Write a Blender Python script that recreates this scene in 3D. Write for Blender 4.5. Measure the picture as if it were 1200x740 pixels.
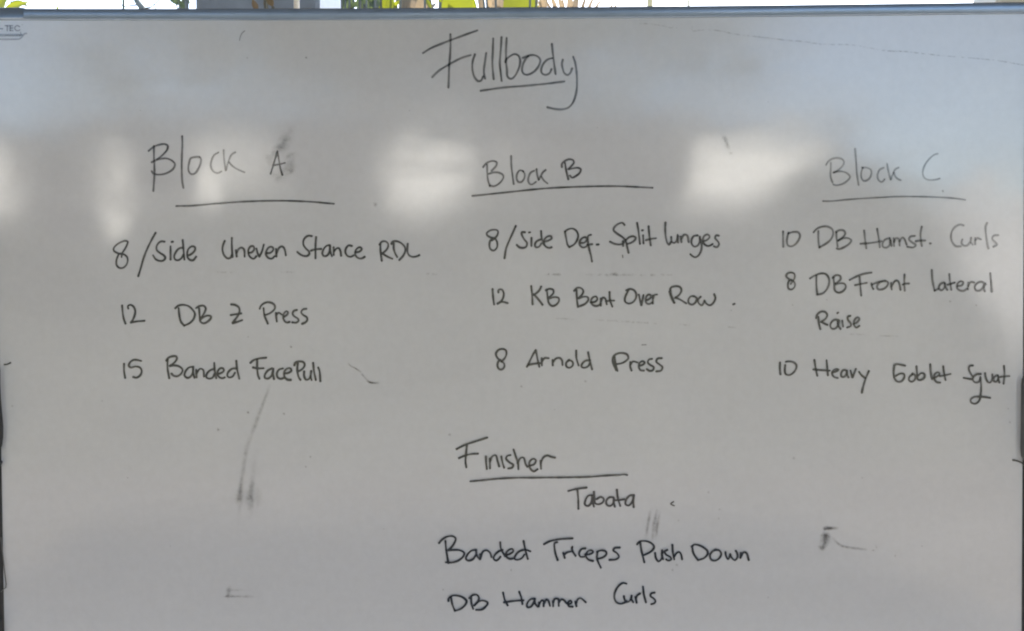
import bpy, math, random
from mathutils import Matrix, Vector
R = math.radians
sc = bpy.context.scene
for o in list(bpy.data.objects): bpy.data.objects.remove(o)
random.seed(7)

# ------------------------------------------------------------------ camera
FPX = 1100.0                      # focal length in photo pixels (photo is 1200 wide)
PITCH, ROLL = 1.22, -0.33
cam_d = bpy.data.cameras.new('camera'); cam = bpy.data.objects.new('camera', cam_d)
sc.collection.objects.link(cam); sc.camera = cam
cam_d.sensor_width = 36.0; cam_d.lens = 36.0 * FPX / 1200.0
cam_d.clip_start = 0.02; cam_d.clip_end = 2000
CAM = Vector((0, -1.1, 1.5))
CROT = Matrix.Rotation(R(90 - PITCH), 4, 'X') @ Matrix.Rotation(R(ROLL), 4, 'Z')
cam.matrix_world = Matrix.Translation(CAM) @ CROT
sc.cycles.filter_width = 2.1
sc.cycles.max_bounces = 8
sc.cycles.transparent_max_bounces = 24

# ------------------------------------------------------------------ sky, sun, exposure
SUN_EL, SUN_AZ = 50.0, 12.0        # azimuth clockwise from +Y: the sun stands behind the board
w = bpy.data.worlds.new('World'); sc.world = w; w.use_nodes = True
nt = w.node_tree; bg = nt.nodes['Background']
sky = nt.nodes.new('ShaderNodeTexSky'); sky.sky_type = 'NISHITA'; sky.sun_disc = False
sky.sun_elevation = R(SUN_EL); sky.sun_rotation = R(SUN_AZ)
sky.air_density = 1.0; sky.dust_density = 2.0; sky.ozone_density = 1.0
nt.links.new(sky.outputs[0], bg.inputs[0]); bg.inputs[1].default_value = 0.12
sd = bpy.data.lights.new('sun', 'SUN'); so = bpy.data.objects.new('sun', sd); sc.collection.objects.link(so)
sd.energy = 4.0; sd.angle = R(0.5); sd.color = (1.0, 0.95, 0.87)
sdir = Vector((math.sin(R(SUN_AZ)) * math.cos(R(SUN_EL)), math.cos(R(SUN_AZ)) * math.cos(R(SUN_EL)), math.sin(R(SUN_EL))))
so.rotation_euler = sdir.to_track_quat('Z', 'Y').to_euler(); so.location = (2, 6, 9)
vs = sc.view_settings
vs.view_transform = 'Standard'; vs.look = 'None'; vs.gamma = 1.0; vs.exposure = 2.58; vs.use_curve_mapping = False

# ------------------------------------------------------------------ helpers
def ray(px, py):
    return (CROT.to_3x3() @ Vector(((px - 600) / FPX, -(py - 370) / FPX, -1.0)))
def at(px, py, Y):
    """point on the vertical plane y = Y that the photo shows at px, py"""
    d = ray(px, py); t = (Y - CAM.y) / d.y
    return CAM + d * t
def link(name, me, mat=None, parent=None):
    o = bpy.data.objects.new(name, me); sc.collection.objects.link(o)
    if mat: me.materials.append(mat)
    if parent: o.parent = parent; o.matrix_parent_inverse = parent.matrix_world.inverted()
    return o
def mesh(name, V, F, mat=None, parent=None, smooth=False):
    me = bpy.data.meshes.new(name); me.from_pydata([tuple(v) for v in V], [], F); me.update()
    if smooth:
        for p in me.polygons: p.use_smooth = True
    return link(name, me, mat, parent)
def empty(name, loc, label, cat, group=None):
    o = bpy.data.objects.new(name, None); sc.collection.objects.link(o); o.location = loc
    o.empty_display_size = 0.1
    o.matrix_world = Matrix.Translation(Vector(loc))
    o['label'] = label; o['category'] = cat
    if group: o['group'] = group
    return o
class MB:
    def __init__(s): s.V = []; s.F = []
    def box(s, x0, x1, y0, y1, z0, z1, bev=0.0):
        b = len(s.V); e = bev
        if e <= 0:
            s.V += [(x, y, z) for z in (z0, z1) for y in (y0, y1) for x in (x0, x1)]
            s.F += [(b, b+2, b+3, b+1), (b+4, b+5, b+7, b+6), (b, b+1, b+5, b+4), (b+2, b+6, b+7, b+3), (b, b+4, b+6, b+2), (b+1, b+3, b+7, b+5)]
        else:
            # box with bevelled vertical outline and bevelled ends
            out = []
            for (zz, k) in ((z0, e), (z0 + e, 0), (z1 - e, 0), (z1, e)):
                xa, xb, ya, yb = x0 + k, x1 - k, y0 + k, y1 - k
                ring = [(xa+e, ya, zz), (xb-e, ya, zz), (xb, ya+e, zz), (xb, yb-e, zz), (xb-e, yb, zz), (xa+e, yb, zz), (xa, yb-e, zz), (xa, ya+e, zz)]
                out.append(ring)
            for r in out: s.V += r
            for k in range(3):
                for i in range(8):
                    j = (i + 1) % 8
                    s.F.append((b+k*8+i, b+k*8+j, b+(k+1)*8+j, b+(k+1)*8+i))
            s.F.append(tuple(b + i for i in range(7, -1, -1))); s.F.append(tuple(b + 24 + i for i in range(8)))
        return s
    def tube(s, pts, rad, n=10):
        pts = [Vector(p) for p in pts]; b = len(s.V)
        rs = rad if isinstance(rad, (list, tuple)) else [rad] * len(pts)
        for i, p in enumerate(pts):
            t = (pts[min(i+1, len(pts)-1)] - pts[max(i-1, 0)]).normalized()
            a = Vector((1, 0, 0)) if abs(t.x) < .8 else Vector((0, 1, 0))
            u = t.cross(a).normalized(); v = t.cross(u)
            for k in range(n):
                an = 2 * math.pi * k / n
                s.V.append(tuple(p + (u * math.cos(an) + v * math.sin(an)) * rs[i]))
        for i in range(len(pts) - 1):
            for k in range(n):
                s.F.append((b+i*n+k, b+i*n+(k+1) % n, b+(i+1)*n+(k+1) % n, b+(i+1)*n+k))
        s.F.append(tuple(b + k for k in range(n-1, -1, -1))); s.F.append(tuple(b + (len(pts)-1)*n + k for k in range(n)))
        return s
    def sweep(s, prof, pts, outv, frontv=(0, -1, 0)):
        """open or closed profile (a = outwards, b = towards the viewer) swept along pts"""
        b = len(s.V); n = len(prof); o = Vector(outv); f = Vector(frontv)
        for p in pts:
            for (a, c) in prof: s.V.append(tuple(Vector(p) + o * a + f * c))
        for i in range(len(pts) - 1):
            for k in range(n):
                s.F.append((b+i*n+k, b+i*n+(k+1) % n, b+(i+1)*n+(k+1) % n, b+(i+1)*n+k))
        s.F.append(tuple(b + k for k in range(n))); s.F.append(tuple(b + (len(pts)-1)*n + k for k in range(n-1, -1, -1)))
        return s
    def build(s, name, mat, parent=None, smooth=False):
        import bmesh
        o = mesh(name, s.V, s.F, mat, parent, smooth)
        bm = bmesh.new(); bm.from_mesh(o.data); bmesh.ops.recalc_face_normals(bm, faces=bm.faces); bm.to_mesh(o.data); bm.free()
        if smooth:
            try: o.data.set_sharp_from_angle(angle=R(38))
            except Exception: pass
        return o

def material(name, col, rough=0.6, metal=0.0, noise=None, spec=0.5):
    m = bpy.data.materials.new(name); m.use_nodes = True
    p = m.node_tree.nodes['Principled BSDF']; N = m.node_tree.nodes; L = m.node_tree.links
    p.inputs['Base Color'].default_value = (*col, 1); p.inputs['Roughness'].default_value = rough
    p.inputs['Metallic'].default_value = metal; p.inputs['Specular IOR Level'].default_value = spec
    if noise:
        scale, amt = noise
        tc = N.new('ShaderNodeTexCoord'); n = N.new('ShaderNodeTexNoise'); n.inputs['Scale'].default_value = scale; n.inputs['Detail'].default_value = 6
        r = N.new('ShaderNodeMapRange'); r.inputs['To Min'].default_value = 1 - amt; r.inputs['To Max'].default_value = 1 + amt
        r.inputs['From Min'].default_value = .3; r.inputs['From Max'].default_value = .7
        mx = N.new('ShaderNodeVectorMath'); mx.operation = 'SCALE'; mx.inputs[0].default_value = col
        L.new(tc.outputs['Object'], n.inputs['Vector']); L.new(n.outputs['Fac'], r.inputs['Value']); L.new(r.outputs[0], mx.inputs['Scale'])
        L.new(mx.outputs[0], p.inputs['Base Color'])
    return m

COAT = .5
GLOSS, WHITE = 0.095, (0.605, 0.62, 0.642)
def board_material():
    m = material('board_enamel', WHITE, GLOSS); N = m.node_tree.nodes; L = m.node_tree.links; p = N['Principled BSDF']
    tc = N.new('ShaderNodeTexCoord')
    # faint cloudy wiping stains in the enamel's own colour
    n = N.new('ShaderNodeTexNoise'); n.inputs['Scale'].default_value = 3.2; n.inputs['Detail'].default_value = 7; n.inputs['Roughness'].default_value = .62; n.inputs['Distortion'].default_value = .6
    mp = N.new('ShaderNodeMapping'); mp.inputs['Scale'].default_value = (1.0, 1, 2.6)
    r = N.new('ShaderNodeMapRange'); r.inputs['From Min'].default_value = .3; r.inputs['From Max'].default_value = .7; r.inputs['To Min'].default_value = .955; r.inputs['To Max'].default_value = 1.02
    n2 = N.new('ShaderNodeTexNoise'); n2.inputs['Scale'].default_value = 95; n2.inputs['Detail'].default_value = 5; n2.inputs['Roughness'].default_value = .75
    r2 = N.new('ShaderNodeMapRange'); r2.inputs['From Min'].default_value = .3; r2.inputs['From Max'].default_value = .7; r2.inputs['To Min'].default_value = .962; r2.inputs['To Max'].default_value = 1.03
    mu = N.new('ShaderNodeMath'); mu.operation = 'MULTIPLY'
    mx = N.new('ShaderNodeVectorMath'); mx.operation = 'SCALE'; mx.inputs[0].default_value = WHITE
    L.new(tc.outputs['Object'], mp.inputs['Vector']); L.new(mp.outputs[0], n.inputs['Vector']); L.new(tc.outputs['Object'], n2.inputs['Vector'])
    L.new(n.outputs['Fac'], r.inputs['Value']); L.new(n2.outputs['Fac'], r2.inputs['Value'])
    L.new(r.outputs[0], mu.inputs[0]); L.new(r2.outputs[0], mu.inputs[1]); L.new(mu.outputs[0], mx.inputs['Scale']); L.new(mx.outputs[0], p.inputs['Base Color'])
    # worn gloss: wiped in broad strokes
    n3 = N.new('ShaderNodeTexNoise'); n3.inputs['Scale'].default_value = 6; n3.inputs['Detail'].default_value = 7; n3.inputs['Distortion'].default_value = 1.2
    mp3 = N.new('ShaderNodeMapping'); mp3.inputs['Scale'].default_value = (.7, 1, 3.0)
    r3 = N.new('ShaderNodeMapRange'); r3.inputs['From Min'].default_value = .3; r3.inputs['From Max'].default_value = .7; r3.inputs['To Min'].default_value = GLOSS - .025; r3.inputs['To Max'].default_value = GLOSS + .045
    L.new(tc.outputs['Object'], mp3.inputs['Vector']); L.new(mp3.outputs[0], n3.inputs['Vector']); L.new(n3.outputs['Fac'], r3.inputs['Value']); L.new(r3.outputs[0], p.inputs['Roughness'])
    # slight waviness of the sheet
    n4 = N.new('ShaderNodeTexNoise'); n4.inputs['Scale'].default_value = 9; n4.inputs['Detail'].default_value = 2
    b = N.new('ShaderNodeBump'); b.inputs['Strength'].default_value = .05; b.inputs['Distance'].default_value = .01
    L.new(tc.outputs['Object'], n4.inputs['Vector']); L.new(n4.outputs['Fac'], b.inputs['Height']); L.new(b.outputs[0], p.inputs['Normal'])
    p.inputs['Specular IOR Level'].default_value = 1.0
    p.inputs['Coat Weight'].default_value = COAT; p.inputs['Coat Roughness'].default_value = .36
    return m
def ink_material(name, col, lo, hi, scale):
    """marker ink: opacity from the stroke's own attribute, broken up by a dry-ink noise"""
    m = material(name, col, GLOSS + .02); N = m.node_tree.nodes; L = m.node_tree.links; p = N['Principled BSDF']
    p.inputs['Specular IOR Level'].default_value = 1.0
    p.inputs['Coat Weight'].default_value = COAT; p.inputs['Coat Roughness'].default_value = .36
    a = N.new('ShaderNodeAttribute'); a.attribute_name = 'cover'
    tc = N.new('ShaderNodeTexCoord'); n = N.new('ShaderNodeTexNoise'); n.inputs['Scale'].default_value = scale; n.inputs['Detail'].default_value = 4
    r = N.new('ShaderNodeMapRange'); r.inputs['From Min'].default_value = .32; r.inputs['From Max'].default_value = .68
    r.inputs['To Min'].default_value = lo; r.inputs['To Max'].default_value = hi
    mu = N.new('ShaderNodeMath'); mu.operation = 'MULTIPLY'; mu.use_clamp = True
    L.new(tc.outputs['Object'], n.inputs['Vector']); L.new(n.outputs['Fac'], r.inputs['Value'])
    L.new(a.outputs['Fac'], mu.inputs[0]); L.new(r.outputs[0], mu.inputs[1]); L.new(mu.outputs[0], p.inputs['Alpha'])
    return m
M_board = board_material()
M_ink = ink_material('marker_ink', (.012, .018, .029), .88, 1.08, 130)
M_smear = ink_material('smeared_ink', (.035, .037, .042), .3, 1.3, 170)
M_trace = ink_material('old_ink_traces', (.05, .055, .055), -.35, 1.7, 210)
M_alu = material('anodised_aluminium', (.20, .275, .39), .25, .40, (40, .06), 1.0)
M_cap = material('grey_plastic', (.20, .23, .26), .45)
M_black = material('black_plastic', (.022, .024, .028), .4)
M_bracket = material('grey_bracket', (.10, .105, .11), .45)

# ------------------------------------------------------------------ the setting
def sheet(name, x0, x1, y0, y1, z, mat):
    o = mesh(name, [(x0, y0, z), (x1, y0, z), (x1, y1, z), (x0, y1, z)], [(0, 1, 2, 3)], mat); o['kind'] = 'structure'; return o
M_earth = material('bare_earth', (.085, .073, .057), .95, 0, (3, .3))
M_conc = material('concrete_floor', (.46, .40, .325), .8, 0, (4, .15))
sheet('ground', -400, 400, -400, 400, -.06, M_earth)
pav = MB().box(-3.0, 2.6, -3.2, 1.4, -.1, 0).build('paved_floor', M_conc); pav['kind'] = 'structure'

# shelter posts; the unseen canopy and side walls are added to cut sky light
M_roofu = material('sky_block_sheet', (.20, .19, .18), .6, 0, (2, .08))
M_side = material('sky_block_cladding', (.16, .12, .09), .7, 0, (3, .15))
M_post = material('grey_painted_post', (.20, .26, .36), .6, 0, (14, .2))
M_postl = material('pale_painted_post', (.55, .58, .56), .6, 0, (14, .12))
sh = empty('shelter', (0, 0, 0), 'open shelter with grey posts, its unseen canopy and side walls added to block sky light', 'shelter')
RX0, RX1, RYF, RYB, RZF, RZB = -2.4, 2.5, -3.0, 1.05, 2.83, 2.40
def rz(y): return RZB + (RZF - RZB) * (RYB - y) / (RYB - RYF)
m = MB()
for zo in (0, .06): m.V += [(RX0, RYF, RZF + zo), (RX1, RYF, RZF + zo), (RX1, RYB, RZB + zo), (RX0, RYB, RZB + zo)]
m.F = [(0, 1, 2, 3), (7, 6, 5, 4), (0, 4, 5, 1), (1, 5, 6, 2), (2, 6, 7, 3), (3, 7, 4, 0)]
m.build('added_roof', M_roofu, sh)  # out of view, sloped to hold sky light off the board
for x in (RX0 + .02, RX1 - .06):
    m = MB(); y0, y1 = RYF + .15, RYB - .02
    for xx in (x, x + .04): m.V += [(xx, y0, 0), (xx, y1, 0), (xx, y1, rz(y1) - .004), (xx, y0, rz(y0) - .004)]
    m.F = [(0, 1, 2, 3), (7, 6, 5, 4), (0, 4, 5, 1), (1, 5, 6, 2), (2, 6, 7, 3), (3, 7, 4, 0)]
    m.build('added_side_wall', M_side, sh)  # out of view, added to darken the fill from both sides
def post(px0, px1, Y, mat, wd=None):
    x0, x1 = at(px0, 5, Y).x, at(px1, 5, Y).x
    return MB().box(x0, x1, Y, Y + (x1 - x0), 0, rz(Y + (x1 - x0)) - .002, .008).build('post', mat, sh)
post(228, 374, .8, M_post)
post(1169, 1232, .82, M_postl)

# unseen building, added and shaped to give the board its mirrored bright patches
M_wallw = material('white_render', (.80, .78, .72), .8, 0, (1.5, .05))
M_shut = material('patch_mask_dark', (.035, .03, .026), .6, 0, (8, .3))
M_tile = material('dark_roof_tiles', (.04, .04, .042), .7, 0, (6, .25))
M_hedge = material('hedge_leaves', (.10, .097, .066), .6, 0, (9, .5))
HY = -8.0; KX = (1.1 - HY) / 1.1 / 1000
def hx(px): return (px - 600) * KX
def hz(py): return 1.5 + (346.6 - py) * KX
HX0, HX1 = -60, 990
hs = empty('added_house', (0, HY, 0), 'unseen white building with dark panels, added to mirror bright patches in the board', 'added_house')
MB().box(hx(HX0), hx(HX1), HY - 3, HY, -.06, hz(152)).build('wall', M_wallw, hs)
gaps = [(-48, 22), (126, 152), (234, 297), (304, 324), (458, 552), (592, 603), (808, 975)]  # bare wall left between the panels makes the mirrored bright patches
xs = [HX0] + [v for g in gaps for v in g] + [HX1]
for k in range(0, len(xs), 2):
    MB().box(hx(xs[k]), hx(xs[k+1]), HY + .01, HY + .09, .25, hz(156)).build('patch_mask', M_shut, hs)
m = MB(); zb, zt = hz(152), hz(96); a0, a1 = hx(HX0 - 50), hx(HX1 + 20); r0, r1 = hx(120), hx(800); yb = HY - 3.3; yf = HY + .12; ym = HY - 1.5
m.V = [(a0, yb, zb), (a1, yb, zb), (a1, yf, zb), (a0, yf, zb), (r0, ym, zt), (r1, ym, zt)]
m.F = [(0, 1, 2, 3), (3, 2, 5, 4), (1, 0, 4, 5), (0, 3, 4), (2, 1, 5)]
m.build('added_roof', M_tile, hs)  # out of view, closes off the mirrored patches above
M_gwall = material('grey_render', (.42, .415, .40), .85, 0, (1.2, .1))
gw = empty('reflection_wall', (hx(1080), HY + .2, -.06), 'unseen grey wall and pillar added to lighten the right of the reflection', 'wall')  # added out of view to brighten the right side of the reflection
MB().box(hx(1062), hx(1700), HY + .1, HY + .3, -.06, hz(236)).build('wall_panel', M_gwall, gw)
MB().box(hx(1108), hx(1142), HY + .05, HY + .4, -.06, hz(212)).build('pillar', M_gwall, gw)
TY = -14.0; KT = (1.1 - TY) / 1.1 / 1000
def tx(px): return (px - 600) * KT
def tz(py): return 1.5 + (346.6 - py) * KT
M_crown = material('dark_tree_leaves', (.045, .055, .03), .6, 0, (4, .5))
te = empty('reflection_tree', (tx(470), TY, -.06), 'unseen dark tree added to dim the mirrored sky at top centre', 'tree')  # added out of view; its loose crown softens the reflected sky
MB().tube([(tx(470), TY, -.06), (tx(468), TY, tz(230)), (tx(475), TY, tz(120))], [.28, .22, .16], 12).tube([(tx(475), TY, tz(140)), (tx(380), TY, tz(70)), (tx(320), TY, tz(30))], [.14, .1, .05], 8).tube([(tx(475), TY, tz(140)), (tx(570), TY, tz(70)), (tx(640), TY, tz(30))], [.14, .1, .05], 8).build('trunk', material('brown_bark', (.09, .07, .05), .9), te, True)
rt = random.Random(12); V, F = [], []
clumps = [(rt.gauss(425, 205), rt.uniform(-60, 125), rt.uniform(-1.2, 1.2)) for k in range(70)] + [(rt.uniform(300, 640), rt.uniform(-30, 110), rt.uniform(-.8, .8)) for k in range(40)]
for k in range(6200):
    cx, cy, dy = rt.choice(clumps); px, py = cx + rt.gauss(0, 48), cy + rt.gauss(0, 36)
    c = Vector((tx(px), TY + dy + rt.gauss(0, .3), tz(py))); d = Vector((rt.uniform(-1, 1), rt.uniform(-1, 1), rt.uniform(-1, 1))).normalized() * rt.uniform(.1, .19)
    e_ = d.cross(Vector((rt.uniform(-1, 1), rt.uniform(-1, 1), rt.uniform(-1, 1)))).normalized() * .07
    b = len(V); V += [c - d, c + e_, c + d, c - e_]; F.append((b, b+1, b+2, b+3))
mesh('crown', V, F, M_crown, te)
# unseen shrubbery, its top shaped to end the mirrored bright patches below
prof_h = [(-80, 262), (10, 258), (60, 262), (110, 300), (165, 292), (225, 255), (250, 250), (296, 246), (304, 218), (400, 240), (455, 246), (500, 262), (545, 240), (620, 208), (760, 260), (806, 256), (850, 253), (890, 234), (915, 206), (985, 202), (1040, 240), (1090, 330), (1140, 400), (1190, 470)]
def hedge_top(px):
    for (x0, y0), (x1, y1) in zip(prof_h, prof_h[1:]):
        if x0 <= px <= x1: return y0 + (y1 - y0) * (px - x0) / (x1 - x0)
    return 300
rh = random.Random(4); hd = empty('added_hedge', (0, HY + .6, -.06), 'unseen ragged shrubbery added to close off the mirrored patches below', 'added_hedge')
core = MB()
for k in range(-80, 1190, 10):
    core.box(hx(k), hx(k + 10), HY + .3, HY + .8, -.06, hz(hedge_top(k + 5) + 12) + rh.uniform(-.05, .05))
core.build('branches', M_hedge, hd)
V, F = [], []
for k in range(5200):
    px = rh.uniform(-80, 1190); top = hz(hedge_top(px)); z = top - abs(rh.gauss(0, .35)) if rh.random() < .6 else rh.uniform(0, top)
    c = Vector((hx(px), HY + rh.choice((rh.uniform(.3, .8), .82)) + rh.uniform(0, .08), max(.02, z))); d = Vector((rh.uniform(-1, 1), rh.uniform(-.6, .6), rh.uniform(-1, 1))).normalized() * rh.uniform(.05, .11); e_ = d.cross(Vector((rh.uniform(-1, 1), rh.uniform(-1, 1), rh.uniform(-1, 1)))).normalized() * .035
    b = len(V); V += [c - d, c + e_, c + d, c - e_]; F.append((b, b+1, b+2, b+3))
mesh('foliage', V, F, M_hedge, hd)

# ------------------------------------------------------------------ whiteboard
wb = empty('whiteboard', (0, .03, 0), 'white enamel board on a mobile stand covered in black handwritten workout lists', 'whiteboard')
xl = at(2.6, 590, 0).x; xr = at(1198.0, 590, 0).x
zt = at(600, 16, 0).z; zb_ = zt - .90
MB().box(xl - .006, xr + .006, 0, .012, zb_, zt).build('panel', M_board, wb)
prof = [(0, -.001), (.0002, .0012), (.0008, .0024), (.0020, .0030), (.0108, .0030), (.0124, .0026), (.0133, .0014), (.0136, -.001), (.0136, -.016), (0, -.016)]
rows = [(-30, 24.2), (0, 24.2), (100, 24.3), (200, 24.3), (300, 24.2), (400, 23.9), (500, 23.4), (600, 22.7), (700, 22.0), (800, 21.2), (900, 20.2), (1000, 19.0), (1100, 17.8), (1200, 16.6), (1216, 16.4)]
pts = [at(px, py, 0) for px, py in rows]
MB().sweep(prof, pts, (0, 0, 1)).build('frame_rail', M_alu, wb, True)
MB().sweep(prof, [(xl - .01, 0, zb_), (xr + .01, 0, zb_)], (0, 0, -1)).build('frame_rail', M_alu, wb, True)
for (x, s) in ((xl, -1), (xr, 1)):
    zp = at(600, 545 if s < 0 else 560, 0).z
    MB().sweep(prof, [(x, 0, zb_), (x, 0, pts[0 if s < 0 else -1].z)], (s, 0, 0)).build('frame_rail', M_black, wb, True)
# corner cap at the top left, standing a little proud of the rail
p0 = at(-24, 24.5, 0); p1 = at(29, 24.5, 0)
MB().sweep([(.0006, -.001), (.0010, .0024), (.0024, .0036), (.0120, .0036), (.0142, .0028), (.0150, .001), (.0150, -.017), (.0006, -.017)], [p0, p1], (0, 0, 1)).build('corner_cap', M_alu, wb, True)
# pivot brackets at mid height
def outline(pxs, y0, y1, name, mat, Y=0.0):
    m = MB(); n = len(pxs)
    for yy in (y0, y1):
        for (px, py) in pxs:
            q = at(px, py, Y); m.V.append((q.x, yy, q.z))
    m.F.append(tuple(range(n))); m.F.append(tuple(range(2*n-1, n-1, -1)))
    for i in range(n): m.F.append((i, (i+1) % n, n+(i+1) % n, n+i))
    return m.build(name, mat, wb)
outline([(-14, 431), (-1.5, 431), (.2, 434), (.6, 455), (1.4, 470), (2.4, 480), (4.0, 500), (3.9, 513), (2.6, 522), (.2, 528), (-14, 528)], -.010, -.0001, 'pivot_bracket', M_black)
outline([(1214, 441), (1201, 441), (1197.4, 444), (1196.6, 452), (1196.2, 490), (1195.6, 526), (1196.4, 535), (1199, 540), (1214, 540)], -.010, -.0001, 'pivot_bracket', M_bracket)
outline([(-6, 537), (.6, 538.5), (3.4, 541), (1.4, 546), (-6, 548)], -.012, -.0001, 'pivot_knob', M_black)
m = MB(); m.tube([at(px, py, -.003) for px, py in [(1.0, 630), (3.2, 650), (5.6, 672), (7.2, 685), (6.6, 689), (4.0, 691), (1.0, 694)]], .0006, 6); m.build('wire_clip', M_bracket, wb, True)
outline([(-5, 721), (2.2, 722), (4.0, 726), (4.3, 741), (-5, 748)], -.009, -.0001, 'pivot_knob', M_black)
# stand: uprights beside the lower half, feet on the floor
zm = at(600, 480, 0).z
for s, x in ((-1, xl - .032), (1, xr + .032)):
    MB().box(x - .014, x + .014, .0, .028, .05, zm + .03, .003).build('stand_leg', M_black, wb)
    MB().box(x - .018, x + .018, -.28, .32, .012, .05, .004).build('stand_foot', M_black, wb)
MB().box(xl - .018, xr + .018, .004, .024, .28, .32, .003).build('stand_crossbar', M_black, wb)

# ------------------------------------------------------------------ ink
LAYER = [0]
def smooth_pts(P, step=1.0):
    """centripetal-ish Catmull-Rom through the traced points"""
    if len(P) == 2:
        n = max(2, int(math.dist(P[0], P[1]) / step)); return [(P[0][0] + (P[1][0]-P[0][0])*i/n, P[0][1] + (P[1][1]-P[0][1])*i/n) for i in range(n+1)]
    closed = math.dist(P[0], P[-1]) < .05
    Q = ([P[-2]] if closed else [(2*P[0][0]-P[1][0], 2*P[0][1]-P[1][1])]) + P + ([P[1]] if closed else [(2*P[-1][0]-P[-2][0], 2*P[-1][1]-P[-2][1])])
    out = []
    for i in range(1, len(Q) - 2):
        p0, p1, p2, p3 = [Vector(q) for q in Q[i-1:i+3]]
        t0 = 0; t1 = t0 + max((p1-p0).length, 1e-4) ** .5; t2 = t1 + max((p2-p1).length, 1e-4) ** .5; t3 = t2 + max((p3-p2).length, 1e-4) ** .5
        n = max(2, int((p2 - p1).length / step))
        for k in range(n):
            t = t1 + (t2 - t1) * k / n
            a1 = p0*((t1-t)/(t1-t0)) + p1*((t-t0)/(t1-t0)); a2 = p1*((t2-t)/(t2-t1)) + p2*((t-t1)/(t2-t1)); a3 = p2*((t3-t)/(t3-t2)) + p3*((t-t2)/(t3-t2))
            b1 = a1*((t2-t)/(t2-t0)) + a2*((t-t0)/(t2-t0)); b2 = a2*((t3-t)/(t3-t1)) + a3*((t-t1)/(t3-t1))
            c = b1*((t2-t)/(t2-t1)) + b2*((t-t1)/(t2-t1)); out.append((c.x, c.y))
    out.append(P[-1]); return out
def ribbon(V, F, C, P, width, cover, fade=0.0, soft=False):
    """one pen stroke lying on the board: soft sided, round ended"""
    LAYER[0] += 1; y0 = -.00025 - LAYER[0] * 1.5e-6
    S = smooth_pts([tuple(p) for p in P]); h = width / 2
    if len(S) < 2: return
    S = [Vector(s) for s in S]
    d0 = (S[1] - S[0]).normalized(); d1 = (S[-1] - S[-2]).normalized()
    caps = [0, .12, .4, .75]
    T = [(S[0] - d0*h*(1-c), d0, math.sqrt(max(0, 1-(1-c)**2))) for c in caps]
    L = len(S)
    for i, s in enumerate(S):
        T.append((s, (S[min(i+1, L-1)] - S[max(i-1, 0)]).normalized(), 1))
    T += [(S[-1] + d1*h*(1-c), d1, math.sqrt(max(0, 1-(1-c)**2))) for c in reversed(caps)]
    ph = random.random() * 9; b = len(V); cols = ((-1, 0), (-.66, .22), (-.3, .8), (.1, 1), (.55, .36), (1, 0)) if soft else ((-1, 0), (-.78, .72), (-.45, 1), (.45, 1), (.78, .72), (1, 0)); n = len(cols)
    for i, (s, d, k) in enumerate(T):
        nn = Vector((-d.y, d.x)); t = i / (len(T) - 1)
        wob = 1 + .09 * math.sin(i * .21 + ph) + .05 * math.sin(i * .57 + 2*ph)
        cf = cover * (1 + .10 * math.sin(i * .16 + ph*1.7))
        if i < 6 or i > len(T) - 7: cf *= 1.05
        if fade: cf *= max(0.0, min(1, t / fade if t < .5 else (1 - t) / fade))
        for (a, c) in cols:
            q = s + nn * (a * h * max(k, .05) * wob * 1.26)
            p = at(q.x, q.y, 0); V.append((p.x, y0 - i * 3e-7, p.z)); C.append(cf * c)
    for i in range(len(T) - 1):
        for j in range(n - 1): F.append((b+i*n+j, b+i*n+j+1, b+(i+1)*n+j+1, b+(i+1)*n+j))
def ink_mesh(name, V, F, C, mat, label=None):
    o = mesh(name, V, F, mat, wb)
    at_ = o.data.attributes.new('cover', 'FLOAT', 'POINT'); at_.data.foreach_set('value', C)
    if label: o['label'] = label
    return o
def parse(s, ox, oy):
    return [[(ox + float(a.split(',')[0]) / 10, oy + float(a.split(',')[1]) / 10) for a in st.split()] for st in s.split(';') if st.strip()]
def word(text, ox, oy, strokes, cover=1.0, width=2.45, name='handwritten_word', label=None, mat=None):
    V, F, C = [], [], []
    for st in parse(strokes, ox, oy): ribbon(V, F, C, st, width, cover)
    tone = 'black' if cover > .9 else 'dark grey' if cover > .75 else 'faded grey'
    return ink_mesh(name, V, F, C, mat or M_ink, label or ('%s handwriting reading %s' % (tone, text)))
def rule(over, pts, cover, width=2.4):
    V, F, C = [], [], []; ribbon(V, F, C, pts, width, cover)
    return ink_mesh('underline', V, F, C, M_ink, 'hand drawn line under %s' % over)

# --- title
f = .56
word('Fullbody', 490, 30, '57,325 150,268 260,222 380,175 540,115 695,60;378,105 380,200 375,340 365,470 360,600 355,730;165,608 240,535 360,460 480,395 560,365 615,350;'
 '665,340 640,420 635,500 650,580 680,635 712,655 740,645 762,600;798,325 785,420 772,510 775,580 785,625;880,155 875,300 870,420 872,500 880,580 885,630;'
 '977,140 970,260 960,380 958,460 968,560 978,650;1037,150 1030,280 1030,420 1040,520 1048,600 1085,628 1120,610 1162,545 1190,470 1195,400 1175,355 1130,338 1080,360 1030,405 1022,432;'
 '1225,382 1280,360 1340,348 1400,365 1430,400 1425,450 1390,510 1340,555 1280,580 1240,570 1218,530 1222,480 1245,420 1290,362;'
 '1568,385 1520,400 1475,440 1445,500 1445,550 1475,578 1510,578 1545,555 1562,515;1568,220 1580,340 1595,460 1610,570;'
 '1695,405 1685,450 1695,510 1715,560 1750,582 1782,560 1805,505;1818,370 1840,440 1855,540 1862,640 1858,750 1840,840 1805,920 1750,970 1680,985 1600,980 1515,960', f, 2.5)
rule('the word Fullbody', [(563.3, 106.7), (590, 103), (615, 101), (640, 98.5), (661.3, 95.8)], f, 2.5)
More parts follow.
